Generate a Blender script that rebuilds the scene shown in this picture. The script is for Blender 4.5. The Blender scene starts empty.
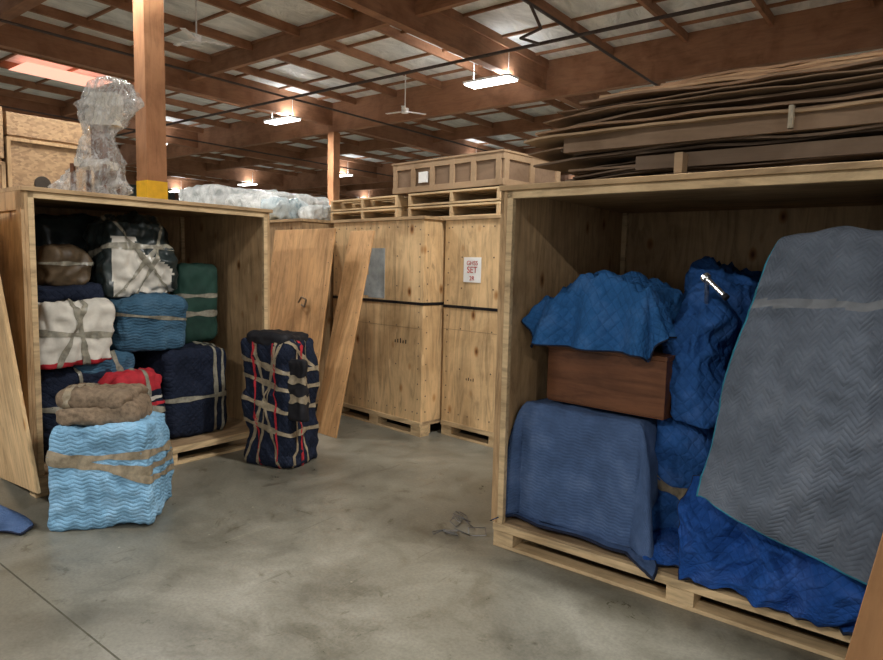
import bpy, bmesh, math, random
from mathutils import Vector, Matrix, noise
random.seed(7)
scene=bpy.context.scene
try:
    scene.view_settings.view_transform='Standard'
except Exception: pass

# ---------------- node helpers ----------------
def newmat(name):
    m=bpy.data.materials.new(name); m.use_nodes=True
    nt=m.node_tree; b=nt.nodes['Principled BSDF']
    return m,nt,b
def N(nt,t,**kw):
    n=nt.nodes.new(t)
    for k,v in kw.items():
        setattr(n,k,v)
    return n
def math_(nt,op,a,b=None,c=None):
    n=nt.nodes.new('ShaderNodeMath'); n.operation=op
    for i,x in enumerate((a,b,c)):
        if x is None: continue
        if isinstance(x,(int,float)): n.inputs[i].default_value=x
        else: nt.links.new(x,n.inputs[i])
    return n.outputs[0]
def ramp(nt,fac,stops):
    r=nt.nodes.new('ShaderNodeValToRGB'); nt.links.new(fac,r.inputs[0])
    el=r.color_ramp.elements
    while len(el)<len(stops): el.new(.5)
    for e,(p,c) in zip(el,stops):
        e.position=p; e.color=(c[0],c[1],c[2],1)
    return r.outputs[0]
def mix(nt,fac,a,b,mode='MIX'):
    n=nt.nodes.new('ShaderNodeMixRGB'); n.blend_type=mode
    for i,x in enumerate((fac,a,b)):
        if isinstance(x,(int,float)): n.inputs[i].default_value=x
        elif isinstance(x,tuple): n.inputs[i].default_value=(x[0],x[1],x[2],1)
        else: nt.links.new(x,n.inputs[i])
    return n.outputs[0]
def coords(nt,scale=(1,1,1),uv=False,rot=(0,0,0)):
    t=N(nt,'ShaderNodeTexCoord'); m=N(nt,'ShaderNodeMapping')
    nt.links.new(t.outputs['UV' if uv else 'Object'],m.inputs[0])
    m.inputs['Scale'].default_value=scale; m.inputs['Rotation'].default_value=rot
    return m.outputs[0]
def noise_(nt,vec,scale,detail=4,rough=.5,dist=0):
    n=N(nt,'ShaderNodeTexNoise'); nt.links.new(vec,n.inputs['Vector'])
    n.inputs['Scale'].default_value=scale; n.inputs['Detail'].default_value=detail
    n.inputs['Roughness'].default_value=rough; n.inputs['Distortion'].default_value=dist
    return n.outputs['Fac']
def bump(nt,b,h,strength=.5,dist=.01):
    n=N(nt,'ShaderNodeBump'); n.inputs['Strength'].default_value=strength
    n.inputs['Distance'].default_value=dist
    nt.links.new(h,n.inputs['Height']); nt.links.new(n.outputs[0],b.inputs['Normal'])
def sc(c,f): return (c[0]*f,c[1]*f,c[2]*f)

def wood(name,c,axis='z',knots=True,rough=.65,var=1.0,gs=1.0):
    m,nt,b=newmat(name)
    s={'z':(7,7,.9),'x':(.9,7,7),'y':(7,.9,7)}[axis]
    v=coords(nt,tuple(k*gs for k in s))
    g=noise_(nt,v,1.4,8,.66,2.2)
    col=ramp(nt,g,[(.28,sc(c,1-.48*var)),(.5,c),(.73,sc(c,1+.26*var))])
    big=noise_(nt,coords(nt),1.6,6,.62,.5)
    col=mix(nt,.85,col,ramp(nt,big,[(.32,(.60,.55,.49)),(.55,(1,1,1)),(.75,(1.12,1.10,1.06))]),'MULTIPLY')
    if knots:
        s2={'z':(2.6,2.6,1.5),'x':(1.5,2.6,2.6),'y':(2.6,1.5,2.6)}[axis]
        vo=N(nt,'ShaderNodeTexVoronoi'); nt.links.new(coords(nt,s2),vo.inputs['Vector']); vo.inputs['Scale'].default_value=2.1
        k=ramp(nt,vo.outputs['Distance'],[(.05,(.22,.12,.07)),(.11,(.66,.5,.36)),(.20,(1,1,1))])
        col=mix(nt,1,col,k,'MULTIPLY')
        s3={'z':(3.4,3.4,1.1),'x':(1.1,3.4,3.4),'y':(3.4,1.1,3.4)}[axis]
        vo=N(nt,'ShaderNodeTexVoronoi'); nt.links.new(coords(nt,s3),vo.inputs['Vector']); vo.inputs['Scale'].default_value=1.9
        k=ramp(nt,vo.outputs['Distance'],[(.13,(1,1,1)),(.15,(0,0,0))])
        col=mix(nt,math_(nt,'MULTIPLY',k,.55),col,(min(1,c[0]*1.25),c[1]*1.3,c[2]*1.35))
    nt.links.new(col,b.inputs['Base Color']); b.inputs['Roughness'].default_value=rough
    b.inputs['Specular IOR Level'].default_value=.25
    bump(nt,b,g,.25,.004)
    return m
def plain(name,c,rough=.6,metal=0,nz=.25,scale=12,bs=.15):
    m,nt,b=newmat(name)
    n=noise_(nt,coords(nt),scale,4,.6)
    col=ramp(nt,n,[(.3,sc(c,1-nz)),(.7,sc(c,1+nz))])
    nt.links.new(col,b.inputs['Base Color']); b.inputs['Roughness'].default_value=rough; b.inputs['Metallic'].default_value=metal
    b.inputs['Specular IOR Level'].default_value=.3
    bump(nt,b,n,bs,.01)
    return m
def quilt(name,c,pattern='diamond',k=70,uv=False,strength=.5,wa=.5,groove=.78):
    m,nt,b=newmat(name)
    t=N(nt,'ShaderNodeTexCoord'); s=N(nt,'ShaderNodeSeparateXYZ')
    nt.links.new(t.outputs['UV' if uv else 'Object'],s.inputs[0])
    if uv: a,z=s.outputs[0],s.outputs[1]
    else: a,z=math_(nt,'ADD',s.outputs[0],s.outputs[1]),s.outputs[2]
    if pattern=='diamond':
        p=math_(nt,'ABSOLUTE',math_(nt,'SINE',math_(nt,'MULTIPLY',math_(nt,'ADD',a,z),k*.7)))
        q=math_(nt,'ABSOLUTE',math_(nt,'SINE',math_(nt,'MULTIPLY',math_(nt,'SUBTRACT',a,z),k*.7)))
        h=math_(nt,'POWER',math_(nt,'MINIMUM',p,q),.5)
    elif pattern=='wave':
        w=math_(nt,'MULTIPLY',math_(nt,'SINE',math_(nt,'MULTIPLY',a,k*.5)),wa)
        h=math_(nt,'POWER',math_(nt,'ABSOLUTE',math_(nt,'SINE',math_(nt,'ADD',math_(nt,'MULTIPLY',z,k),w))),.5)
    else:
        w=math_(nt,'MULTIPLY',math_(nt,'PINGPONG',a,.05),k)
        h=math_(nt,'POWER',math_(nt,'ABSOLUTE',math_(nt,'SINE',math_(nt,'ADD',math_(nt,'MULTIPLY',z,k),w))),.5)
    n=noise_(nt,coords(nt),5,6,.65)
    grey=(c[0]+c[1]+c[2])/3
    hi=tuple(x*1.15+grey*.22 for x in c)
    col=ramp(nt,n,[(.3,sc(c,.68)),(.52,c),(.72,hi)])
    col=mix(nt,1,col,ramp(nt,h,[(0,(groove,groove,groove+.02)),(.5,(1,1,1))]),'MULTIPLY')
    nt.links.new(col,b.inputs['Base Color']); b.inputs['Roughness'].default_value=.9
    b.inputs['Specular IOR Level'].default_value=.15
    hh=math_(nt,'ADD',h,math_(nt,'MULTIPLY',noise_(nt,coords(nt),9,6,.62,.6),4.0))
    bump(nt,b,hh,strength,.014)
    return m

# materials
M={}
M['ply']=wood('plywood_interior',(.47,.31,.165))
M['ply_l']=wood('plywood_light',(.62,.425,.225))
M['ply_m']=wood('plywood_panel',(.57,.335,.155),knots=False)
M['ply_x']=wood('plywood_roof',(.42,.285,.155),'x',knots=False)
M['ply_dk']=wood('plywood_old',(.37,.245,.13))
M['pine']=wood('pine_lumber',(.58,.425,.245),'x',knots=False)
M['pine_y']=wood('pine_lumber_cross',(.52,.37,.21),'y',knots=False)
M['deck']=wood('deck_plywood',(.34,.235,.138),'x',knots=False)
M['glu_x']=wood('glulam_beam',(.29,.148,.084),'x',knots=False,var=.5)
M['glu_y']=wood('glulam_girder',(.31,.158,.090),'y',knots=False,var=.5)
M['glu_z']=wood('glulam_post',(.35,.17,.083),'z',knots=False,var=.6)
M['mahog']=wood('mahogany_veneer',(.13,.052,.024),'x',knots=False,rough=.35)
M['screw']=plain('screw_steel',(.16,.12,.08),.4,.4)
M['strap']=plain('black_strapping',(.010,.010,.012),.35)
M['tape']=plain('tan_packing_tape',(.25,.205,.14),.28,0,.4,20)
M['tapeg']=plain('grey_packing_tape',(.23,.215,.17),.25,0,.4,20)
M['tan']=plain('brown_felt',(.18,.130,.087),.95,0,.4,30,.6)
M['brownwrap']=plain('brown_paper',(.085,.058,.033),.5,0,.4,10,.4)
M['cream']=plain('cream_cloth',(.54,.51,.45),.9,0,.15,10,.3)
M['red']=plain('red_cloth',(.38,.02,.03),.8,0,.2,20,.3)
M['green']=plain('green_canvas',(.015,.046,.034),.8,0,.3,6,.3)
M['black']=plain('black_cloth',(.010,.010,.013),.7,0,.3,10,.4)
M['darkwrap']=plain('dark_grey_wrap',(.022,.030,.030),.3,0,.6,8,.5)
M['yellow']=plain('yellow_paint',(.75,.42,.02),.5,0,.12)
M['paper']=plain('white_paper',(.8,.8,.78),.8,0,.05)
M['bluepaint']=plain('faded_blue_paint',(.30,.33,.33),.8,0,.3,8)
M['redink']=plain('red_ink',(.5,.03,.02),.7)
M['ink']=plain('black_ink',(.03,.022,.015),.7)
M['pipe']=plain('pipe_paint',(.05,.035,.03),.5)
M['steel']=plain('bright_steel',(.6,.6,.6),.25,.9)
M['dirtysteel']=plain('dull_steel',(.16,.16,.165),.35,.5)
M['wall']=plain('wall_paint',(.10,.125,.12),.9,0,.2,.5)
M['fanwhite']=plain('fan_enamel',(.7,.7,.7),.4)
M['lightblue']=quilt('quilt_light_blue',(.20,.385,.56),'wave',125,wa=1.0,strength=.45,groove=.8)
M['royal']=quilt('quilt_royal_blue',(.02,.080,.25),'diamond',60)
M['royal_uv']=quilt('quilt_royal_blue_drape',(.022,.100,.27),'diamond',75,True)
M['royal2_uv']=quilt('quilt_deep_blue_drape',(.014,.068,.27),'diamond',85,True)
M['denim']=quilt('quilt_denim_blue',(.042,.100,.16),'wave',125,wa=.8)
M['navy']=quilt('quilt_navy',(.012,.017,.034),'diamond',70)
M['slate_uv']=quilt('quilt_slate_blue',(.066,.112,.225),'wave',160,True,wa=.5,strength=.4,groove=.85)
M['grey_uv']=quilt('quilt_grey',(.122,.143,.180),'zig',115,True,strength=.4,groove=.84)
M['teal']=plain('teal_binding',(.02,.18,.27),.7)
M['navybind']=plain('navy_binding',(.008,.012,.03),.8)
M['greytape']=plain('clear_tape_on_grey',(.155,.165,.18),.4,0,.2,14)
def plastic(name,c1,c2,sc_=6,alpha=None):
    m,nt,b=newmat(name)
    n=noise_(nt,coords(nt,(1,1,.6)),sc_,8,.7,1.5)
    nt.links.new(ramp(nt,n,[(.35,c1),(.5,c2),(.62,sc(c2,1.2))]),b.inputs['Base Color'])
    b.inputs['Roughness'].default_value=.14
    if alpha:
        n2=noise_(nt,coords(nt,(1,1,.5)),sc_*1.6,6,.7,2)
        nt.links.new(ramp(nt,n2,[(.40,(alpha[0],)*3),(.66,(alpha[1],)*3)]),b.inputs['Alpha'])
    bump(nt,b,n,1.0,.05); return m
M['wrap']=plastic('plastic_wrap',(.36,.33,.29),(.62,.60,.58))
M['wrapclear']=plastic('clear_plastic_wrap',(.40,.38,.35),(.64,.63,.61),6,(.15,.75))
M['wrapw']=plastic('white_plastic_wrap',(.40,.44,.44),(.62,.64,.63),4)
M['wrapb']=plastic('blue_plastic_wrap',(.20,.30,.35),(.50,.57,.59),4)
M['cb1']=wood('cardboard_brown',(.225,.150,.097),'x',False,.85,.35)
M['cb2']=wood('cardboard_grey_brown',(.155,.108,.074),'x',False,.85,.35)
M['cb3']=wood('cardboard_tan',(.37,.255,.155),'x',False,.85,.3)
M['cb4']=wood('cardboard_box_orange',(.30,.155,.068),'z',False,.8,.3)
m,nt,b=newmat('osb_board')
vo=N(nt,'ShaderNodeTexVoronoi'); nt.links.new(coords(nt,(12,12,22)),vo.inputs['Vector']); vo.inputs['Scale'].default_value=2.2
s=N(nt,'ShaderNodeSeparateColor'); nt.links.new(vo.outputs['Color'],s.inputs[0])
nt.links.new(ramp(nt,s.outputs[0],[(0,(.17,.10,.048)),(.5,(.25,.152,.074)),(1,(.31,.20,.10))]),b.inputs['Base Color'])
b.inputs['Roughness'].default_value=.7; M['osb']=m
# concrete floor
m,nt,b=newmat('polished_concrete')
n1=noise_(nt,coords(nt),.9,8,.66,.9); n2=noise_(nt,coords(nt),3,9,.72,.5); n3=noise_(nt,coords(nt),60,3,.6)
col=ramp(nt,n1,[(.3,(.108,.100,.078)),(.5,(.165,.155,.122)),(.7,(.235,.223,.184))])
col=mix(nt,.9,col,ramp(nt,n2,[(.32,(.60,.59,.55)),(.50,(1.0,1.0,1.0)),(.7,(1.16,1.16,1.16))]),'MULTIPLY')
col=mix(nt,.6,col,ramp(nt,n3,[(.35,(.75,.75,.75)),(.6,(1.08,1.08,1.08))]),'MULTIPLY')
n5=noise_(nt,coords(nt,(1,1,1),False,(0,0,.4)),1.9,9,.75,1.8)
col=mix(nt,1,col,ramp(nt,n5,[(.35,(.58,.56,.50)),(.41,(1,1,1)),(.64,(1,1,1)),(.70,(1.25,1.24,1.20))]),'MULTIPLY')
n6=noise_(nt,coords(nt,(9,.7,1),False,(0,0,.9)),2.0,6,.7,.6)
col=mix(nt,.9,col,ramp(nt,n6,[(.32,(.66,.65,.61)),(.38,(1,1,1)),(.66,(1,1,1)),(.71,(1.28,1.28,1.25))]),'MULTIPLY')
vo=N(nt,'ShaderNodeTexVoronoi'); nt.links.new(coords(nt),vo.inputs['Vector']); vo.inputs['Scale'].default_value=3.1
col=mix(nt,1,col,ramp(nt,vo.outputs['Distance'],[(.02,(.50,.48,.44)),(.06,(1,1,1))]),'MULTIPLY')
vo=N(nt,'ShaderNodeTexVoronoi'); nt.links.new(coords(nt,(1,1,1),False,(0,0,.6)),vo.inputs['Vector']); vo.inputs['Scale'].default_value=4.3
col=mix(nt,1,col,ramp(nt,vo.outputs['Distance'],[(.025,(2.0,2.0,1.9)),(.035,(1,1,1))]),'MULTIPLY')
nt.links.new(col,b.inputs['Base Color'])
nt.links.new(ramp(nt,n2,[(.3,(.26,.26,.26)),(.7,(.44,.44,.44))]),b.inputs['Roughness'])
bump(nt,b,n3,.12,.002); M['floor']=m
M['joint']=plain('joint_sealant',(.075,.07,.05),.8)
# foil ceiling
m,nt,b=newmat('foil_insulation')
n1=noise_(nt,coords(nt,(1.2,.5,1)),2.2,7,.65,1.0)
nt.links.new(ramp(nt,n1,[(.3,(.48,.52,.53)),(.55,(.76,.80,.80)),(.75,(.92,.94,.93))]),b.inputs['Base Color'])
b.inputs['Roughness'].default_value=.42; b.inputs['Metallic'].default_value=.05
bump(nt,b,n1,.9,.16); M['foil']=m
def emit(name,c,s):
    m,nt,b=newmat(name); b.inputs['Emission Color'].default_value=(*c,1); b.inputs['Emission Strength'].default_value=s
    b.inputs['Base Color'].default_value=(*c,1); return m
M['lamp']=emit('led_diffuser',(1,.99,.95),9)
M['sky_r']=emit('skylight_panel',(1,.46,.34),1.3)

# ---------------- geometry helpers ----------------
def link(o):
    scene.collection.objects.link(o); return o
class MB:
    def __init__(s,name,mats):
        s.name=name; s.mats=mats; s.bm=bmesh.new(); s.idx={k:i for i,k in enumerate(mats)}
    def box(s,x0,x1,y0,y1,z0,z1,mat,mx=None):
        vs=[Vector((x,y,z)) for x in(x0,x1) for y in(y0,y1) for z in(z0,z1)]
        if mx is not None: vs=[mx@v for v in vs]
        v=[s.bm.verts.new(p) for p in vs]
        for f in((0,1,3,2),(4,6,7,5),(0,4,5,1),(2,3,7,6),(0,2,6,4),(1,5,7,3)):
            fa=s.bm.faces.new([v[i] for i in f]); fa.material_index=s.idx[mat]
    def cyl(s,p0,p1,r,mat,n=8,r2=None):
        p0=Vector(p0);p1=Vector(p1); d=(p1-p0).normalized()
        a=d.orthogonal().normalized(); b_=d.cross(a); r2=r if r2 is None else r2
        A=[s.bm.verts.new(p0+(a*math.cos(t)+b_*math.sin(t))*r) for t in[2*math.pi*i/n for i in range(n)]]
        B=[s.bm.verts.new(p1+(a*math.cos(t)+b_*math.sin(t))*r2) for t in[2*math.pi*i/n for i in range(n)]]
        fs=[s.bm.faces.new(A),s.bm.faces.new(B[::-1])]
        for i in range(n): fs.append(s.bm.faces.new((A[i],A[(i+1)%n],B[(i+1)%n],B[i])))
        for f in fs: f.material_index=s.idx[mat]
    def tube(s,pts,r,mat,n=6):
        for a,b_ in zip(pts[:-1],pts[1:]): s.cyl(a,b_,r,mat,n)
    def build(s,mx=None,smooth=False,bevel=0):
        bmesh.ops.recalc_face_normals(s.bm,faces=s.bm.faces)
        me=bpy.data.meshes.new(s.name); s.bm.to_mesh(me); s.bm.free()
        for k in s.mats: me.materials.append(M[k])
        if smooth:
            for p in me.polygons: p.use_smooth=True
        o=link(bpy.data.objects.new(s.name,me))
        if mx is not None: o.matrix_world=mx
        if bevel:
            md=o.modifiers.new('edge','BEVEL'); md.width=bevel; md.segments=2; md.limit_method='ANGLE'
        return o
def place(x,y,z,deg): return Matrix.Translation((x,y,z))@Matrix.Rotation(math.radians(deg),4,'Z')
def slab(name,p0,ax,up,th,mat):
    p0=Vector(p0);ax=Vector(ax);up=Vector(up); w=ax.length;h=up.length
    X=ax.normalized(); Zv=up.normalized(); Y=Zv.cross(X).normalized(); X=Y.cross(Zv)
    mx=Matrix(((X.x,Y.x,Zv.x,p0.x),(X.y,Y.y,Zv.y,p0.y),(X.z,Y.z,Zv.z,p0.z),(0,0,0,1)))
    b=MB(name,[mat,'screw']); b.box(0,w,0,th,0,h,mat)
    return b,mx,w,h

# bundle: taped blanket-wrapped package
def bundle(name,loc,size,deg,mats,seed=0,r=.07,amp=.025,taper=1.0,bulge=.0,tapes=(),res=22,crease=1.0,matfn=None,lean=(0,0),warp=None):
    h=Vector(size)/2; r=min(r,h.x*.95,h.y*.95,h.z*.95); off=Vector((seed*7.3,seed*3.1,seed*5.7))
    def f(c,eps=0):
        p=Vector((c.x*h.x,c.y*h.y,c.z*h.z)); inn=h-Vector((r,r,r))
        q=Vector([max(-inn[i],min(inn[i],p[i])) for i in range(3)]); d=p-q
        nrm=d.normalized() if d.length>1e-6 else p.normalized()
        p=q+nrm*r
        n1=noise.noise(p*3.2+off); n2=.35-abs(noise.noise(p*7+off*2)); n3=noise.noise(p*16+off); n4=.3-abs(noise.noise(Vector((p.x*14,p.y*14,p.z*6))+off*1.3))
        p=p+nrm*(amp*(1.6*n1+crease*1.3*n2+.35*n3+crease*.7*n4)+eps)
        sc_=1+(taper-1)*(c.z+1)/2+bulge*(1-c.z*c.z)
        p.x*=sc_; p.y*=sc_
        p.z=max(p.z,-h.z)
        p.x+=lean[0]*(p.z+h.z); p.y+=lean[1]*(p.z+h.z)
        p=p+Vector((0,0,h.z))
        if warp: p=warp(p)
        return p
    bm=bmesh.new()
    bmesh.ops.create_cube(bm,size=2)
    bmesh.ops.subdivide_edges(bm,edges=bm.edges[:],cuts=res,use_grid_fill=True)
    for v in bm.verts: v.co=f(v.co)
    for fa in bm.faces:
        fa.smooth=True
        if matfn: fa.material_index=matfn(fa.calc_center_median(),fa.normal)
    ti=len(mats)-1
    for t in tapes:
        nrm,o,w=Vector(t[0]).normalized(),t[1],t[2]; mi=t[3] if len(t)>3 else ti
        e1=nrm.orthogonal().normalized(); e2=nrm.cross(e1)
        rings=[]
        S=112
        hw=w/2/(sum(h)/3)
        for k_ in(-1,0,1):
            ring=[]
            for i in range(S):
                th=2*math.pi*i/S; d=e1*math.cos(th)+e2*math.sin(th); b0=nrm*(o+k_*hw*(1+.35*math.sin(th*5+seed)))
                tt=1e9
                for a in range(3):
                    if abs(d[a])>1e-6:
                        for sg in(-1,1):
                            x=(sg-b0[a])/d[a]
                            if x>0: tt=min(tt,x)
                c=b0+d*tt
                ring.append(bm.verts.new(f(c,.006)))
            rings.append(ring)
        for a in range(2):
            for i in range(S):
                fa=bm.faces.new((rings[a][i],rings[a][(i+1)%S],rings[a+1][(i+1)%S],rings[a+1][i])); fa.material_index=mi; fa.smooth=True
    me=bpy.data.meshes.new(name); bm.to_mesh(me); bm.free()
    for k in mats: me.materials.append(M[k])
    o=link(bpy.data.objects.new(name,me)); o.matrix_world=place(loc[0],loc[1],loc[2],deg)
    return o

def gridmesh(name,pts,mats,mx=None,border=1,uvs=None,thick=.012,band=None):
    nu=len(pts);nv=len(pts[0])
    bm=bmesh.new(); uvl=bm.loops.layers.uv.new('UVMap')
    V=[[bm.verts.new(p) for p in row] for row in pts]
    for i in range(nu-1):
        for j in range(nv-1):
            fa=bm.faces.new((V[i][j],V[i+1][j],V[i+1][j+1],V[i][j+1])); fa.smooth=True
            if band:
                u=i/(nu-1);v=j/(nv-1)
                for v0,sl,w_ in band:
                    if abs(v-v0-sl*u)<w_: fa.material_index=2
            if border and (i<border or j<border or i>=nu-1-border or j>=nv-1-border): fa.material_index=1
            for lp,(a,b_) in zip(fa.loops,((i,j),(i+1,j),(i+1,j+1),(i,j+1))): lp[uvl].uv=uvs[a][b_]
    me=bpy.data.meshes.new(name); bm.to_mesh(me); bm.free()
    for k in mats: me.materials.append(M[k])
    o=link(bpy.data.objects.new(name,me))
    if mx is not None: o.matrix_world=mx
    md=o.modifiers.new('thickness','SOLIDIFY'); md.thickness=thick; md.offset=0
    return o
def drape(name,mx,a,b,H,L,off,mats,seed=0,fold=.03,floorz=0,lump=.01,k=22,flare=.08,n=90,skew=0,xmin=-9,ridge=1.0):
    pts=[];uvs=[]; so=Vector((seed*4.1,seed*2.7,seed))
    for i in range(n):
        row=[];ur=[]
        for j in range(n):
            s=(i/(n-1)-.5)*L[0]; t=(j/(n-1)-.5)*L[1]
            x=s+off[0]+skew*t; y=t+off[1]-skew*s
            qx=max(-a,min(a,x)); qy=max(-b,min(b,y)); ex=x-qx; ey=y-qy
            Ld=math.hypot(ex,ey); lo=noise.noise(Vector((x*3,y*3,0))+so)*lump*2*ridge+(.3-abs(noise.noise(Vector((x*6,y*6,3))+so)))*lump*1.2+(.25-abs(noise.noise(Vector((x*11,y*11,5))+so)))*lump*.7
            if ridge!=1.0: lo+=.07*math.exp(-((x-.04)/.14)**2)-.02
            if Ld>1e-5:
                dx,dy=ex/Ld,ey/Ld; ang=math.atan2(ey,ex)
                ph=k*(qx-qy)+ang*5+seed
                amp=fold*min(Ld/.25,1)
                corner=min(abs(dx),abs(dy))
                out=.018*min(1,Ld/.05)+flare*Ld+amp*(.9*math.sin(ph+1.5*noise.noise(Vector((qx*3,qy*3,Ld*3))+so))+.6*noise.noise(Vector((qx*5+ang,qy*5,Ld*2))+so)+.5)+corner*Ld*.25
                drop=Ld-corner*Ld*.1
                z=H-drop*(.98)
                if z<floorz: out+=(floorz-z)*.7; z=floorz+.012+abs(lo)*.5
                p=Vector((qx+dx*out,qy+dy*out,z+lo*max(0,1-Ld*4)))
            else: p=Vector((x,y,H+lo+.01))
            p.x=max(p.x,xmin)
            row.append(p); ur.append((s,t))
        pts.append(row);uvs.append(ur)
    return gridmesh(name,pts,mats,mx,1,uvs)
def cat(p0,p1,p2,p3,t):
    return .5*((2*p1)+(-p0+p2)*t+(2*p0-5*p1+4*p2-p3)*t*t+(-p0+3*p1-3*p2+p3)*t*t*t)
def spl(ps,t):
    n=len(ps)-1; x=min(max(t*n,0),n-1e-6); i=int(x); f=x-i
    g=lambda k: ps[max(0,min(n,k))]
    return cat(g(i-1),g(i),g(i+1),g(i+2),f)
def sheet(name,ctrl,mats,mx,nu=80,nv=80,fold=.01,seed=0,size=(1.2,1.8),border=1,kf=16,crump=0,band=None):
    pts=[];uvs=[]
    for i in range(nu):
        row=[];ur=[]
        for j in range(nv):
            u=i/(nu-1);v=j/(nv-1)
            rows=[spl(r,u) for r in ctrl]; p=spl(rows,v).copy()
            w=min(1,v*2)
            p.y-=fold*w*(math.sin(kf*u+3*v+seed+1.5*noise.noise(Vector((u*2,v*2,seed*2))))+1.2*noise.noise(Vector((u*4,v*2.5,seed)))) 
            p.z+=fold*.3*noise.noise(Vector((u*5,v*5,seed+3)))
            if crump:
                p.y-=crump*(.35-abs(noise.noise(Vector((p.x*7,p.z*9,seed)))))*2
                p.z+=crump*noise.noise(Vector((p.x*9,p.y*9,seed+9)))
            p.x+=.012*noise.noise(Vector((u*3,v*6,seed+7)))
            row.append(p);ur.append((u*size[0],v*size[1]))
        pts.append(row);uvs.append(ur)
    return gridmesh(name,pts,mats,mx,border,uvs,band=band)

# ---------------- camera ----------------
H=1.72
cd=bpy.data.cameras.new('camera'); cam=link(bpy.data.objects.new('camera',cd))
cd.sensor_width=36; cd.lens=650/883*36; cd.clip_end=200
cam.matrix_world=Matrix.Translation((0,0,H))@Matrix.Rotation(math.radians(90-5.71),4,'X')@Matrix.Rotation(math.radians(1.3),4,'Z')
scene.camera=cam

# ---------------- room ----------------
G=-38
R=Matrix.Rotation(math.radians(G),4,'Z')
U0,U1,V0,V1,ZC=-36,16,-14,32,5.95
f=MB('floor',['floor','joint']); f.box(U0,U1,V0,V1,-.1,0,'floor')
for v in(1.245,1.245+8.4,1.245+16.8): f.box(U0,U1,v-.004,v+.004,-.01,.001,'joint')
for u in(-7.2,5.4): f.box(u-.004,u+.004,V0,V1,-.01,.001,'joint')
f.build(R)
c=MB('ceiling',['foil','glu_y','glu_x','pine','sky_r'])
c.box(U0,U1,V0,V1,ZC,ZC+.1,'foil')
v=V0
while v<V1:
    c.box(U0,U1,v,v+.04,ZC-.05,ZC-.001,'glu_x'); v+=1.22
u=-6.9-1.40*21
while u<U1:
    c.box(u-.03,u+.03,V0,V1,ZC-.16,ZC-.001,'glu_y'); u+=1.40
for (su,sv) in((-3.45,13.2),(-16.2,6.6),(-22,22)):
    c.box(su-.5,su+.5,sv-.9,sv+.9,ZC-.175,ZC-.165,'sky_r')
c.build(R)
g=MB('trim_1',['glu_x','glu_y'])
v=3.84-4.21*4
while v<V1:
    main=(round((v-3.84)/4.21)%2==0)
    w_=.09 if main else .05
    g.box(U0,U1,v-w_,v+w_,5.20 if main else 5.58,ZC-.001,'glu_x'); v+=4.21
g.build(R)
g=MB('trim_2',['glu_y'])
for u in(5.6,-.7,-7.0,-13.45,-19.9,-26.2,-32.5): g.box(u-.09,u+.09,V0,V1,5.36,ZC-.001,'glu_y')
g.build(R)
w=MB('wall_back',['wall']); w.box(U0,U1,V1,V1+.2,0,ZC,'wall'); w.build(R)
w=MB('wall_left',['wall']); w.box(U0-.2,U0,V0,V1,0,ZC,'wall'); w.build(R)
for (pu,pv) in((-7.19,3.84),(-13.4,12.26),(-19.9,3.84)):
    p=MB('wooden_post',['glu_z','yellow']); s_=.115
    p.box(pu-s_,pu+s_,pv-s_,pv+s_,0,5.19,'glu_z'); p.box(pu-s_-.004,pu+s_+.004,pv-s_-.004,pv+s_+.004,.0,2.58,'yellow')
    p.build(R)
p=MB('sprinkler_pipe',['pipe'])
for u in(-4.6,-11.2,-17.5): p.cyl((u,V0+.3,5.12),(u,V1-.3,5.12),.022,'pipe')
p.cyl((U0+.3,8.9,5.08),(U1,8.9,5.08),.028,'pipe')
p.tube([(-5.2,8.9,5.08),(-5.1,8.2,4.95),(-4.6,7.9,4.9),(-4.6,7.6,5.12)],.022,'pipe')
p.build(R)
# lights
for v in(-3.5,3.6,10.7,18.6,26.2):
    for u in(5.3,-1.0,-7.3,-13.6,-19.9,-26.2,-32.3):
        z=5.22
        far=.65 if v>15 or u<-18 else 1
        if (u,v)==(-1.0,10.7): continue
        b_=MB('highbay_light',['lamp','fanwhite'])
        b_.box(-.5,.5,-.17,.17,.0,.03,'lamp'); b_.box(-.52,.52,-.19,.19,.03,.07,'fanwhite')
        b_.cyl((-.4,0,.07),(-.4,0,ZC-z-.18),.006,'fanwhite'); b_.cyl((.4,0,.07),(.4,0,ZC-z-.18),.006,'fanwhite')
        b_.build(R@Matrix.Translation((u,v,z)))
        ld=bpy.data.lights.new('highbay_lamp','AREA'); ld.shape='RECTANGLE'; ld.size=1.0; ld.size_y=.34; ld.energy=250*far; ld.color=(1,.98,.935)
        lo=link(bpy.data.objects.new('highbay_lamp',ld)); lo.matrix_world=R@Matrix.Translation((u,v,z-.03))
        ld=bpy.data.lights.new('ceiling_fill_light','AREA'); ld.shape='RECTANGLE'; ld.size=1.0; ld.size_y=.34; ld.energy=46*far; ld.color=(.97,.99,1)  # upward fill added to brighten the ceiling, not a visible fixture
        lo=link(bpy.data.objects.new('ceiling_fill_light',ld)); lo.matrix_world=R@Matrix.Translation((u,v,z+.09))@Matrix.Rotation(math.pi,4,'X')
for (x,y) in((-3.8,10.2),(-.9,14.5)):
    b_=MB('ceiling_fan',['fanwhite']); b_.cyl((0,0,0),(0,0,.10),.08,'fanwhite',12); b_.cyl((0,0,.1),(0,0,.80),.012,'fanwhite')
    for i in range(3):
        b_.box(.08,.5,-.04,.04,.03,.04,'fanwhite',Matrix.Rotation(i*2.094+.5,4,'Z'))
    b_.build(Matrix.Translation((x,y,4.98)))
wd=bpy.data.worlds.new('world'); scene.world=wd; wd.use_nodes=True
wd.node_tree.nodes['Background'].inputs[0].default_value=(.98,.99,1,1); wd.node_tree.nodes['Background'].inputs[1].default_value=.72

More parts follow.
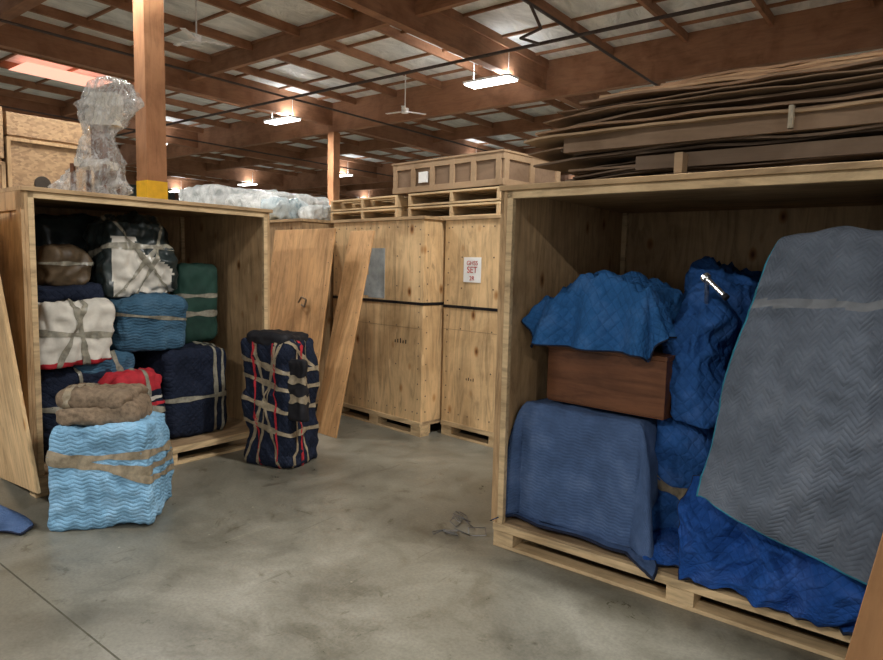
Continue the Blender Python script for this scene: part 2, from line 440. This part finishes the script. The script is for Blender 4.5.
# ---------------- crates ----------------
def crate(x,y,deg,W,D,Hc=2.19,opened=False,m='ply_l',strap=None,inner=None,name='storage_crate',extra=None):
    mats=[m,'pine','deck','ply_x','screw','strap','pine_y','bluepaint','ink']
    if m!='ply_dk': mats.append('ply_dk')
    b=MB(name,mats)
    for xx in(0,W/2-.07,W-.14):
        for yy in(0,D/2-.07,D-.14): b.box(xx,xx+.14,yy,yy+.14,.022,.11,'pine')
        b.box(xx,xx+.14,0,D,.11,.128,'pine_y')
    for yy in(0,D/2-.06,D-.12): b.box(0,W,yy,yy+.12,0,.022,'pine')
    b.box(0,W,-.012,.03,.105,.15,'pine')
    b.box(0,W,.03,D,.128,.15,'deck')
    t=.022
    b.box(0,t,0,D,.15,Hc-.03,m); b.box(W-t,W,0,D,.15,Hc-.03,m)
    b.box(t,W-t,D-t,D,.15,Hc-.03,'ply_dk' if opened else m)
    if not opened:
        b.box(t,W-t,0,t,.15,Hc-.03,m)
        rr=random.Random(int(W*1000+x*100))
        for xx in(.05,W-.05):
            for i in range(14): 
                z=.25+i*.14+rr.uniform(-.02,.02); b.cyl((xx,-.003,z),(xx,.01,z),.008,'screw',8)
        for i in range(10):
            xx=.1+(W-.2)*i/9+rr.uniform(-.02,.02)
            b.cyl((xx,-.003,Hc-.1),(xx,.01,Hc-.1),.008,'screw',8); b.cyl((xx,-.003,.24),(xx,.01,.24),.008,'screw',8)
            if i%3==1:
                for zz in(.7,1.1,1.5,1.8): b.cyl((xx,-.003,zz),(xx,.01,zz),.008,'screw',8)
        for i in range(12):
            z=.25+i*.16; b.cyl((W-.01,.06,z),(W+.003,.06,z),.008,'screw',8)
        b.box(-.001,W+.001,-.0015,0,1.085,1.088,'screw')
    else:
        for xx in(t,W-t-.04): 
            b.box(xx,xx+.04,.0,.035,.15,Hc-.03,'pine'); b.box(xx,xx+.04,D-t-.04,D-t,.15,Hc-.03,'pine')
        b.box(t,W-t,.0,.035,Hc-.075,Hc-.03,'pine')
        for yy in(.0,D*.45,D-.09): b.box(-.022,0,yy,yy+.09,.15,Hc-.03,m)
        b.box(-.022,0,0,D,Hc-.16,Hc-.03,m)
    b.box(-.022,W+.022,-.022,D+.022,Hc-.03,Hc,'ply_x')
    if strap:
        for z in strap:
            e=.006
            b.box(-e,W+e,-e-.001,-.001,z,z+.028,'strap'); b.box(W+.001,W+e+.001,-e,D,z,z+.028,'strap')
    if extra: extra(b)
    return b.build(place(x,y,0,deg),bevel=.003)
RX,RY,RD=.35,3.88,-38
crate(RX,RY,RD,2.28,1.75,opened=True,m='ply')
RCm=place(RX,RY,0,RD)
def RC(w,d,z=0): return RCm@Vector((w,d,z))
ldx,ldy=-2.86,4.48; LD=math.degrees(math.atan2(1.53,1.24)); LW=2.0
crate(ldx,ldy,LD,LW,1.5,opened=True,m='ply')
LCm=place(ldx,ldy,0,LD)
def LC(w,d,z=0): return LCm@Vector((w,d,z))
def blue(b):
    b.box(.62,.88,-.003,.001,1.36,1.88,'bluepaint')
    b.box(.44,.62,-.0025,.001,1.38,1.60,'bluepaint')
    for i in range(5): b.box(1.05+i*.04,1.065+i*.04,-.002,.001,.92,.92+.03+.01*(i%3),'ink')
def marks(b):
    for i in range(4): b.box(.32+i*.03,.33+i*.03,-.002,.001,.60,.62+.01*(i%2),'ink')
cu=Vector((.72,-.694,0)); cv=Vector((.694,.72,0)); E=Vector((-.19,6.36,0)); CD=math.degrees(math.atan2(-.694,.72))
W1=1.45
o=E-cu*W1; crate(o.x,o.y,CD,W1,2.1,m='ply_l',strap=[1.32],extra=blue)
o2=E+cv*.26+cu*.04; crate(o2.x,o2.y,CD,1.40,1.9,m='ply_l',strap=[1.30],extra=marks)
o3=o-cu*1.56-cv*.37; crate(o3.x,o3.y,CD,1.48,2.1,m='ply_dk')
rows=[(0,2.5),(1.7,2.5),(-1.75,2.5),(3.4,2.4),(-3.4,2.5),(-5.2,2.6),(-3.5,5.2),(-1.7,5.2),(.1,5.2),(1.9,5.2),(3.6,5.2),(-5.3,5.2),(-7.05,5.2),(-10.7,5.2),(-3.4,.1),(-5.15,.15),(-7.0,2.6),(-8.8,2.6)]
for a,bb in rows:
    q=o+cu*a+cv*bb
    crate(q.x,q.y,CD,1.5,2.1,m=random.choice(['ply_l','ply_dk','ply']))
p=Vector((-5.45,6.72,0)); OD=math.degrees(math.atan2(.75,.66))
crate(p.x,p.y,OD,1.75,1.4,m='ply_dk')
b=MB('osb_box',['osb','pine','ink','ply_dk'])
b.box(0,.85,0,1.2,0,.56,'osb'); b.box(0,.85,.02,1.2,.60,1.16,'osb'); b.box(.02,.83,.04,1.2,.56,.60,'ply_dk')
b.box(.87,1.78,.02,1.22,0,.84,'osb'); b.box(.89,1.78,.04,1.22,.87,1.12,'osb'); b.box(.9,1.75,.06,1.2,.84,.87,'ply_dk')
for xx in(0,.81,.87,1.74): b.box(xx,xx+.04,-.012,.02,0,.56 if xx<.85 else .84,'ply_dk')
b.box(.87,1.78,-.008,.02,.80,.84,'ply_dk'); b.box(0,.85,-.012,.0,.52,.56,'ply_dk')
b.cyl((1.22,.0,.36),(1.22,.03,.36),.085,'ink',20)
b.build(place(p.x,p.y,2.19,OD),bevel=.004)

b=MB('paper_sign',['paper']); b.box(0,.22,-.004,0,0,.24,'paper')
so=o2+cu*.26; sign=b.build(place(so.x,so.y,1.56,CD)@Matrix.Translation((0,-.003,0)))
for i,(tx,sz) in enumerate((('GHSS',.06),('SET',.085),('2R',.06))):
    tc=bpy.data.curves.new('sign_text','FONT'); tc.body=tx; tc.size=sz; tc.align_x='CENTER'; tc.extrude=.0005; tc.materials.append(M['redink'])
    to=link(bpy.data.objects.new('sign_text',tc)); to.parent=sign
    to.matrix_local=Matrix.Translation((.11,-.006,.165-i*.073))@Matrix.Rotation(math.pi/2,4,'X')

def lean(name,p0,w,h,leanv,mat,dirv=cu,th=.02):
    up=Vector((leanv.x,leanv.y,h)); b,mx,w_,h_=slab(name,p0,dirv*w,up,th,mat)
    for xx in(.04,w-.04):
        for i in range(9): b.cyl((xx,-.003,.1+i*(h-.2)/8),(xx,.003,.1+i*(h-.2)/8),.007,'screw',6)
    return b,mx
pb=Vector((-1.30,6.44,0))
b,mx=lean('plywood_panel',pb-cu*1.14,1.12,2.07,cv*.30,'ply_m')
b.tube([(.68,-.03,1.30),(.74,-.04,1.36),(.83,-.04,1.34),(.80,-.03,1.26),(.74,-.03,1.28)],.010,'screw'); b.build(mx,bevel=.003)
b,mx=lean('plywood_panel',pb+cv*.06-cu*.05,.38,2.05,cv*.46,'ply_m'); b.build(mx,bevel=.003)
p0=Vector((-3.40,4.90,0)); ax=Vector((-2.57,4.08,0))-p0
b,mx,_,_=slab('plywood_panel',p0,ax,Vector((-.36,.10,2.02)),.022,'ply_l'); b.build(mx,bevel=.003)

def pallet2(name,mx,W=1.2,D=1.0,n=1):
    b=MB(name,['pine','pine_y','ply_dk'])
    for k in range(n):
        z=k*.14
        for xx in(0,W/2-.02,W-.04): b.box(xx,xx+.04,0,D,z+.02,z+.11,'pine_y')
        for i in range(7):
            yy=(D-.1)*i/6; b.box(0,W,yy,yy+.1,z+.11,z+.13,'pine')
        for i in range(4):
            yy=(D-.1)*i/3; b.box(0,W,yy,yy+.1,z,z+.02,'pine')
    return b.build(mx,bevel=.003)
def onC(a,bb,z): 
    q=o+cu*a+cv*bb; return place(q.x,q.y,z,CD)
q=o2-cu*.62+cv*.06
pallet2('wooden_pallet',place(q.x,q.y,2.19,CD),1.25,1.0,2)
b=MB('wooden_shipping_box',['cb3','pine','ply_m','paper','cb1'])
b.box(0,1.5,0,.9,0,.30,'cb1')
for z in(0,.24): b.box(-.01,1.51,-.02,0,z,z+.06,'cb3'); b.box(1.5,1.52,-.02,.92,z,z+.06,'cb3')
for xx in(0,.28,.56,.84,1.12,1.43): b.box(xx,xx+.06,-.022,0,0,.30,'cb3')
for yy in(.0,.4,.84): b.box(1.5,1.522,yy,yy+.07,0,.30,'cb3')
b.box(.40,.52,-.026,-.001,.09,.2,'paper')
b.box(-.02,1.53,-.03,.93,.30,.32,'cb3')
b.build(place(q.x-.16,q.y+.18,2.472,CD),bevel=.003)
b=MB('wooden_shipping_box',['cb3','pine','ply_m']); b.box(0,.9,0,.6,0,.2,'ply_m'); b.box(-.01,.91,-.02,0,0,.05,'pine'); b.box(-.01,.91,-.02,0,.15,.2,'pine'); b.build(onC(.25,2.6,2.19+.14))
pallet2('wooden_pallet',onC(-.50,.32,2.19),1.20,1.1,2)
pallet2('wooden_pallet',onC(-1.4,2.7,2.19),1.3,1.1,4)
pallet2('wooden_pallet',onC(.25,2.55,2.19),1.2,1.1,1)
pallet2('wooden_pallet',onC(-3.3,2.7,2.19),1.3,1.1,3)
bundle('wrapped_mattress',onC(-2.80,1.0,2.19).translation,(1.2,1.1,.50),CD,['wrapw','tape'],3,.08,.03)
bundle('wrapped_mattress',onC(-4.45,1.1,2.19).translation,(1.3,1.2,.72),CD,['wrapw','tape'],13,.08,.03)
k=0
for a,bb in rows[6:14]+rows[16:]:
    k+=1
    bundle('wrapped_furniture',onC(a+.75,bb+1.0,2.19).translation,(1.2,.9,random.uniform(.45,.85)),CD+random.uniform(-6,6),[random.choice(['wrapw','wrapb','cb3','wrap','darkwrap','cb1']),'tape'],50+k,.08,.04,res=14)
bundle('wrapped_furniture',onC(-1.12,.10,2.19).translation,(.36,.5,.26),CD,['wrapb','tape'],6,.1,.05)
bundle('wrapped_furniture',onC(-.74,.35,2.19).translation,(.34,.5,.20),CD,['wrapw','tape'],16,.08,.04)
bundle('wrapped_furniture',onC(2.4,3.2,2.19).translation,(1.2,.8,.5),CD,['cb3','tape'],7,.03,.01)

# plastic wrapped chair on left crate roof
bm=bmesh.new(); prof=[(.0,.30),(.10,.29),(.20,.27),(.32,.22),(.44,.14),(.56,.12),(.68,.19),(.78,.25),(.90,.26),(.99,.20),(1.05,.08)]
rings=[]
NS=48
for k in range(55):
    t=k/54; i=min(int(t*10),9); fr=t*10-i
    z=prof[i][0]*(1-fr)+prof[i+1][0]*fr; r_=prof[i][1]*(1-fr)+prof[i+1][1]*fr
    ring=[]
    for j in range(NS):
        th=2*math.pi*j/NS; n_=noise.noise(Vector((math.cos(th)*1.6,math.sin(th)*1.6,z*5)))+1.1*(.3-abs(noise.noise(Vector((math.cos(th)*3,math.sin(th)*3,z*7+4)))))+.5*(.3-abs(noise.noise(Vector((math.cos(th)*7,math.sin(th)*7,z*14+4)))))
        rr=r_*(1+.62*n_)*.88
        ring.append(bm.verts.new((rr*math.cos(th)*.9+.14*z*z-.04,rr*math.sin(th)*.75,z*.96)))
    rings.append(ring)
for a in range(54):
    for j in range(NS):
        fa=bm.faces.new((rings[a][j],rings[a][(j+1)%NS],rings[a+1][(j+1)%NS],rings[a+1][j])); fa.smooth=True
bm.faces.new(rings[-1]); bm.faces.new(rings[0][::-1])
me=bpy.data.meshes.new('plastic_wrap_cover'); bm.to_mesh(me); bm.free(); me.materials.append(M['wrapclear'])
root=link(bpy.data.objects.new('plastic_wrapped_chair',None)); t_=LC(.82,.72); root.matrix_world=place(t_.x,t_.y,2.192,0)
ob=link(bpy.data.objects.new('plastic_wrap_cover',me)); ob.parent=root
b=MB('chair_frame',['cb3','mahog','cream']); 
b.box(-.15,.10,-.12,.12,.27,.33,'cream')
for xx in(-.18,.08):
    for yy in(-.13,.11): b.box(xx,xx+.03,yy,yy+.03,.0,.29,'mahog')
b.box(-.05,.05,-.04,.04,.33,.62,'mahog'); b.box(-.08,.18,-.06,.06,.62,.88,'cream')
fr_=b.build(); fr_.parent=root

# cardboard stack
cs=MB('flattened_cardboard_stack',['cb1','cb2','cb3','tape','ply_m'])
def csheet(x0,x1,y0,y1,z,th,mat,rot,droop,seed,tilt=0):
    nx,ny=26,8; V=[]
    for lay in(0,1):
        g_=[]
        for i in range(nx):
            r_=[]
            for j in range(ny):
                a=i/(nx-1);bq=j/(ny-1)
                x=x0+(x1-x0)*a; y=y0+(y1-y0)*bq
                if i==0: x+=.06*noise.noise(Vector((seed,bq*6,0)))
                if j==0: y+=.03*noise.noise(Vector((seed,a*12,5)))
                zz=z+lay*th+.02*noise.noise(Vector((x*2.2,y*2.2,seed*3.3)))-droop*max(0,.25-a)**2*14+tilt*x
                cx,cy=(x0+x1)/2,(y0+y1)/2
                X=cx+(x-cx)*math.cos(rot)-(y-cy)*math.sin(rot); Y=cy+(x-cx)*math.sin(rot)+(y-cy)*math.cos(rot)
                r_.append(cs.bm.verts.new((X,Y,max(zz,2.195))))
            g_.append(r_)
        V.append(g_)
    fs=[]
    for i in range(nx-1):
        for j in range(ny-1):
            for lay in(0,1): fs.append(cs.bm.faces.new((V[lay][i][j],V[lay][i+1][j],V[lay][i+1][j+1],V[lay][i][j+1])))
    for i in range(nx-1):
        for j in(0,ny-1): fs.append(cs.bm.faces.new((V[0][i][j],V[0][i+1][j],V[1][i+1][j],V[1][i][j])))
    for j in range(ny-1):
        for i in(0,nx-1): fs.append(cs.bm.faces.new((V[0][i][j],V[0][i][j+1],V[1][i][j+1],V[1][i][j])))
    for f_ in fs: f_.material_index=cs.idx[mat]
z=2.215
for i in range(24):
    th=random.choice([.006,.008,.012]); 
    low=i<8
    x0=random.uniform(.30,.5) if low else random.uniform(.05,.38)
    y0=random.uniform(.08,.22) if low else random.uniform(.02,.2)
    mat=random.choice(['cb1','cb1','cb1','cb2','cb3'])
    if i in(7,8,9): mat='cb2'
    csheet(x0,random.uniform(2.3,2.6),y0,random.uniform(1.3,1.65),z,th,mat,random.uniform(-.035,.035),random.uniform(0,.05),i)
    z+=th+random.uniform(.003,.011)
for i in range(5):
    csheet(.42+.1*i,2.6,.08+.03*i,1.3,z,.012,'cb3' if i%2 else 'cb1',random.uniform(-.02,.02),0,50+i,.0); z+=.015
cs.box(.98,1.02,.02,.1,2.2,2.30,'cb3'); cs.box(1.48,1.50,-.0,.03,2.36,2.46,'tape')
cs.box(.34,2.4,.07,1.5,2.36,2.46,'cb1')
cs.box(.75,2.4,.10,1.5,2.24,2.31,'cb2')
cs.build(RCm)

# ---------------- right crate contents ----------------
DZ=.152
def RB(name,w,d,z,size,rot,mats,**k): 
    q=RC(w,d,z); return bundle(name,(q.x,q.y,q.z),size,RD+rot,mats,**k)
b=MB('wooden_cabinet',['mahog','screw']); b.box(-.36,.36,-.3,.3,0,.70,'mahog'); b.box(-.34,.34,-.31,-.3,.03,.67,'mahog')
q=RC(.46,.50,DZ); b.build(place(q.x,q.y,DZ,RD),bevel=.006)
drape('slate_moving_blanket',place(q.x,q.y,DZ,RD),.37,.33,.715,(1.85,1.90),(.10,-.19),['slate_uv','navybind'],seed=1,fold=.022,floorz=.02,k=14,flare=.03,lump=.012,skew=.06,xmin=-.43)
b=MB('wooden_nightstand',['mahog','screw']); b.box(-.37,.37,-.22,.22,0,.34,'mahog'); b.box(-.375,.375,-.228,-.22,.012,.325,'mahog'); b.box(-.38,.38,-.235,.22,.325,.35,'mahog')
q=RC(.58,.46,.905); b.build(place(q.x,q.y,q.z,RD-4),bevel=.005)
q=RC(.50,.46,1.255)
drape('royal_moving_blanket',place(q.x,q.y,q.z,RD-4),.32,.20,.35,(1.10,1.12),(0.03,0),['royal_uv','navybind'],seed=5,fold=.055,floorz=-.03,k=20,flare=.15,lump=.09,ridge=.7,n=120)
RB('royal_blanket_bundle',.50,.46,1.256,(.46,.34,.26),0,['royal','tape'],seed=2,r=.12,amp=.03)
RB('royal_blanket_bundle',1.02,.98,.9,(.50,.5,.84),10,['royal','tape'],seed=9,r=.16,amp=.09,taper=.8)
RB('royal_blanket_bundle',.97,.55,DZ,(.30,.5,.76),6,['royal','tape'],seed=11,r=.08,amp=.045,tapes=[((.1,0,1),-.1,.05)])
RB('upholstered_chair_bundle',1.28,1.0,DZ,(.5,.6,1.1),6,['royal','tape'],seed=12,r=.08,amp=.04)
RB('denim_blanket_bundle',1.05,.42,.90,(.30,.36,.68),-8,['royal','tape'],seed=14,r=.13,amp=.08,taper=.7)
b=MB('metal_chair_leg',['steel','black']); a_=RC(1.12,.20,1.68); c_=RC(1.22,.16,1.60); b.cyl(a_,c_,.013,'steel',12); b.cyl(c_,c_+(c_-a_).normalized()*.02,.017,'black',12); b.cyl(a_,a_-(c_-a_).normalized()*.02,.026,'steel',12); b.cyl(a_,RC(1.08,.36,1.52),.011,'steel',10); b.build()
RB('wrapped_sofa',1.86,.52,DZ,(.72,.72,1.68),0,['royal','tape'],seed=15,r=.08,amp=.03)
ctrl=[[Vector(p) for p in r_] for r_ in (
 [(1.54,.85,1.70),(1.75,.85,1.80),(2.0,.85,1.8),(2.24,.85,1.8)],
 [(1.52,.45,1.84),(1.72,.45,1.87),(2.0,.45,1.87),(2.24,.45,1.87)],
 [(1.46,.13,1.87),(1.70,.12,1.90),(2.0,.12,1.89),(2.24,.12,1.88)],
 [(1.37,.05,1.55),(1.64,.03,1.57),(1.96,.05,1.6),(2.24,.05,1.6)],
 [(1.28,.0,1.18),(1.58,-.03,1.18),(1.92,.0,1.2),(2.24,.02,1.2)],
 [(1.25,-.04,.86),(1.50,-.08,.84),(1.86,-.06,.82),(2.24,-.02,.82)],
 [(1.21,-.06,.62),(1.42,-.10,.57),(1.80,-.10,.44),(2.24,-.05,.38)])]
sheet('grey_moving_blanket',ctrl,['grey_uv','teal','greytape'],RCm,fold=.034,seed=1,size=(1.15,2.2),kf=11,nu=130,nv=160,crump=.016,border=1,band=[(.485,.02,.009)])
ctrl=[[Vector(p) for p in r_] for r_ in (
 [(1.10,.25,.62),(1.40,.2,.66),(1.7,.15,.66),(2.1,.15,.66)],
 [(1.08,.12,.50),(1.38,.08,.50),(1.7,.05,.5),(2.05,.05,.5)],
 [(1.10,.06,.33),(1.42,.02,.33),(1.7,.0,.33),(2.05,.0,.33)],
 [(1.13,.03,.23),(1.45,-.02,.22),(1.72,-.03,.23),(2.00,-.02,.22)],
 [(1.14,-.0,.18),(1.47,-.05,.175),(1.70,-.05,.18),(1.86,-.04,.175)])]
sheet('royal_moving_blanket',ctrl,['royal2_uv','navybind'],RCm,fold=.035,seed=4,size=(1.0,.7),kf=19,crump=.05,nu=110,nv=90)
ctrl=[[Vector(p) for p in r_] for r_ in (
 [(.86,.5,.26),(.98,.5,.30),(1.12,.5,.26)],[(.86,.25,.21),(.98,.22,.26),(1.14,.2,.22)],[(.88,.08,.175),(.99,.05,.18),(1.15,.06,.175)])]
sheet('royal_moving_blanket',ctrl,['royal2_uv','navybind'],RCm,fold=.03,seed=6,size=(.5,.5),kf=12,nu=40,nv=40,crump=.02)
# cardboard box with a loose cardboard sheet leaning on it, right edge
b=MB('cardboard_box',['cb4','black'])
t_=.008; W_,D_,Hh=.5,.20,.74
b.box(0,t_,0,D_,0,Hh,'cb4'); b.box(W_-t_,W_,0,D_,0,Hh,'cb4'); b.box(t_,W_-t_,0,t_,0,Hh,'cb4'); b.box(t_,W_-t_,D_-t_,D_,0,Hh,'cb4'); b.box(t_,W_-t_,t_,D_-t_,0,t_,'cb4')
b.build(place(1.84,2.32,0,-29))
b,mx,_,_=slab('cardboard_sheet',(1.545,2.38,0),Vector((.5,-.28,0)),Vector((.185,.035,.80)),.012,'cb4'); b.build(mx,bevel=.002)

# ---------------- left crate contents ----------------
def LB(name,w,d,z,size,rot,mats,**k):
    q=LC(w,d,z); return bundle(name,(q.x,q.y,q.z),size,LD+rot,mats,**k)
T3=[((1,0,.1),.1,.04),((.1,0,1),.1,.04)]
LB('navy_blanket_bundle',.42,.55,DZ,(.66,.62,.72),0,['navy','tapeg'],seed=21,r=.12,amp=.04,tapes=T3)
LB('navy_blanket_bundle',1.40,.50,DZ,(.60,.60,.78),0,['navy','tapeg'],seed=22,r=.07,amp=.02,tapes=[((1,0,0),.5,.04),((1,0,0),.75,.03),((0,0,1),-.1,.03)])
LB('navy_blanket_bundle',.90,1.14,DZ,(1.3,.5,.85),0,['navy','tapeg'],seed=23,r=.1,amp=.03)
LB('cream_blanket_bundle',.40,.44,.89,(.56,.5,.48),4,['cream','red','tapeg'],seed=24,r=.07,amp=.045,tapes=[((1,0,.15),0,.04),((.1,0,1),.0,.045),((1,.2,-.4),-.4,.03)],matfn=lambda p,n:1 if p.z<.04 else 0)
LB('denim_blanket_bundle',1.02,.46,.95,(.60,.5,.45),0,['denim','tapeg'],seed=25,r=.08,amp=.035,tapes=[((.15,0,1),.25,.03)])
LB('dark_wrapped_bundle',.42,.6,1.37,(.5,.5,.13),0,['navy','tapeg'],seed=26,r=.05,amp=.02)
LB('brown_paper_package',.42,.56,1.49,(.32,.30,.27),5,['brownwrap','tapeg'],seed=27,r=.05,amp=.04,tapes=[((0,0,1),.3,.03)])
LB('wrapped_chair_bundle',.98,.55,1.40,(.58,.5,.64),-4,['cream','darkwrap','tapeg'],seed=28,r=.09,amp=.06,taper=.85,
   tapes=[((0,.2,1),.1,.04),((1,0,.9),.0,.03),((1,0,-.9),.1,.03),((1,0,-.5),.3,.025)],res=34,matfn=lambda p,n:1 if (p.z>.50-1.1*abs(p.x+.08+.06*math.sin(p.z*20)) and p.x>-.08) or p.z>.50 or p.x<-.24 else 0)
LB('dark_wrapped_furniture',.95,1.12,1.0,(1.1,.4,1.05),0,['darkwrap','tapeg'],seed=29,r=.1,amp=.04)
LB('green_cushion',1.62,.62,.94,(.40,.20,.74),-6,['green','tapeg'],seed=30,r=.1,amp=.02,tapes=[((0,0,1),.2,.02),((0,.1,1),-.35,.03)])
LB('red_striped_bundle',.80,.22,DZ,(.42,.32,.64),6,['navy','red','cream','tapeg'],seed=31,r=.06,amp=.035,tapes=[((.1,0,1),.1,.04),((1,0,.2),.3,.03),((0,0,1),.35,.02,2),((0,0,1),.2,.02,1)],matfn=lambda p,n:1 if p.z>.50 else 0)
LB('teal_blanket_bundle',.66,.42,.73,(.46,.3,.22),-4,['denim','tapeg'],seed=32,r=.06,amp=.03,tapes=[((1,0,.2),.3,.03)])

# ---------------- floor bundles ----------------
bundle('light_blue_blanket_bundle',(-2.17,4.24,0),(.62,.56,.66),8,['lightblue','tape'],seed=41,r=.04,amp=.028,taper=.92,
   tapes=[((.12,.02,1),.22,.045),((.28,.1,1),.12,.035),((-.05,.1,1),.30,.04)],res=40)
bundle('folded_brown_blankets',(-2.24,4.27,.65),(.47,.46,.12),12,['tan','tape'],seed=42,r=.04,amp=.035,res=22)
bundle('folded_brown_blankets',(-2.26,4.29,.755),(.43,.42,.09),2,['tan','tape'],seed=43,r=.035,amp=.03,res=22,tapes=[((1,0,.0),-.6,.03)])
rt=[((.1,0,1),z_,.028) for z_ in(-.35,.0,.35,.62)]+[((1,.1,.5),.0,.028),((1,0,-.5),.1,.025),((.2,1,.3),.0,.025),((1,.2,-.9),-.2,.025),((.5,1,-.6),.2,.022),((.1,.3,1),.8,.025)]
rt+=[((1,-.6,.05),.95,.02,1),((1,.8,.1),-.9,.02,1)]
bundle('navy_blanket_bundle',(-1.35,5.52,0),(.47,.42,1.06),-24,['navy','red','tape'],seed=44,r=.05,amp=.03,taper=1.0,bulge=.02,tapes=rt,res=32,lean=(-.05,0))
bundle('black_blanket_roll',(-1.39,5.53,1.0),(.42,.36,.12),-24,['black','tape'],seed=45,r=.04,amp=.02)
bundle('black_blanket_roll',(-1.17,5.26,.42),(.20,.08,.52),-24,['black','tape'],seed=46,r=.035,amp=.02,tapes=[((0,0,1),.3,.03),((0,0,1),-.3,.03)])
ctrl=[[Vector(p) for p in r_] for r_ in (
 [(-3.3,4.14,.02),(-3.0,4.08,.10),(-2.66,4.02,.02)],[(-3.3,3.98,.20),(-2.86,3.98,.19),(-2.56,3.98,.02)],[(-3.3,3.80,.02),(-2.9,3.80,.03),(-2.55,3.86,.015)])]
sheet('slate_moving_blanket',ctrl,['slate_uv','navybind'],Matrix.Identity(4),fold=.02,seed=8,size=(.6,.5),nu=40,nv=40)
b=MB('wire_rack_parts',['dirtysteel'])
random.seed(3)
for i in range(9):
    x=.10+random.uniform(-.02,.18); y=4.12+random.uniform(-.14,.14); a=random.uniform(0,3.1); l=random.uniform(.06,.12)
    d=Vector((math.cos(a),math.sin(a),0))*l; e=Vector((-d.y,d.x,0))*.5; p_=Vector((x,y,.006))
    b.tube([p_,p_+d,p_+d+e+Vector((0,0,.03)),p_+e+Vector((0,0,.03)),p_],.0028,'dirtysteel',5)
p_=Vector((-.03,4.05,.006)); b.tube([p_,p_+Vector((.07,.03,0)),p_+Vector((.08,-.01,.02)),p_+Vector((.01,-.04,.0)),p_],.003,'dirtysteel',5)
b.build()
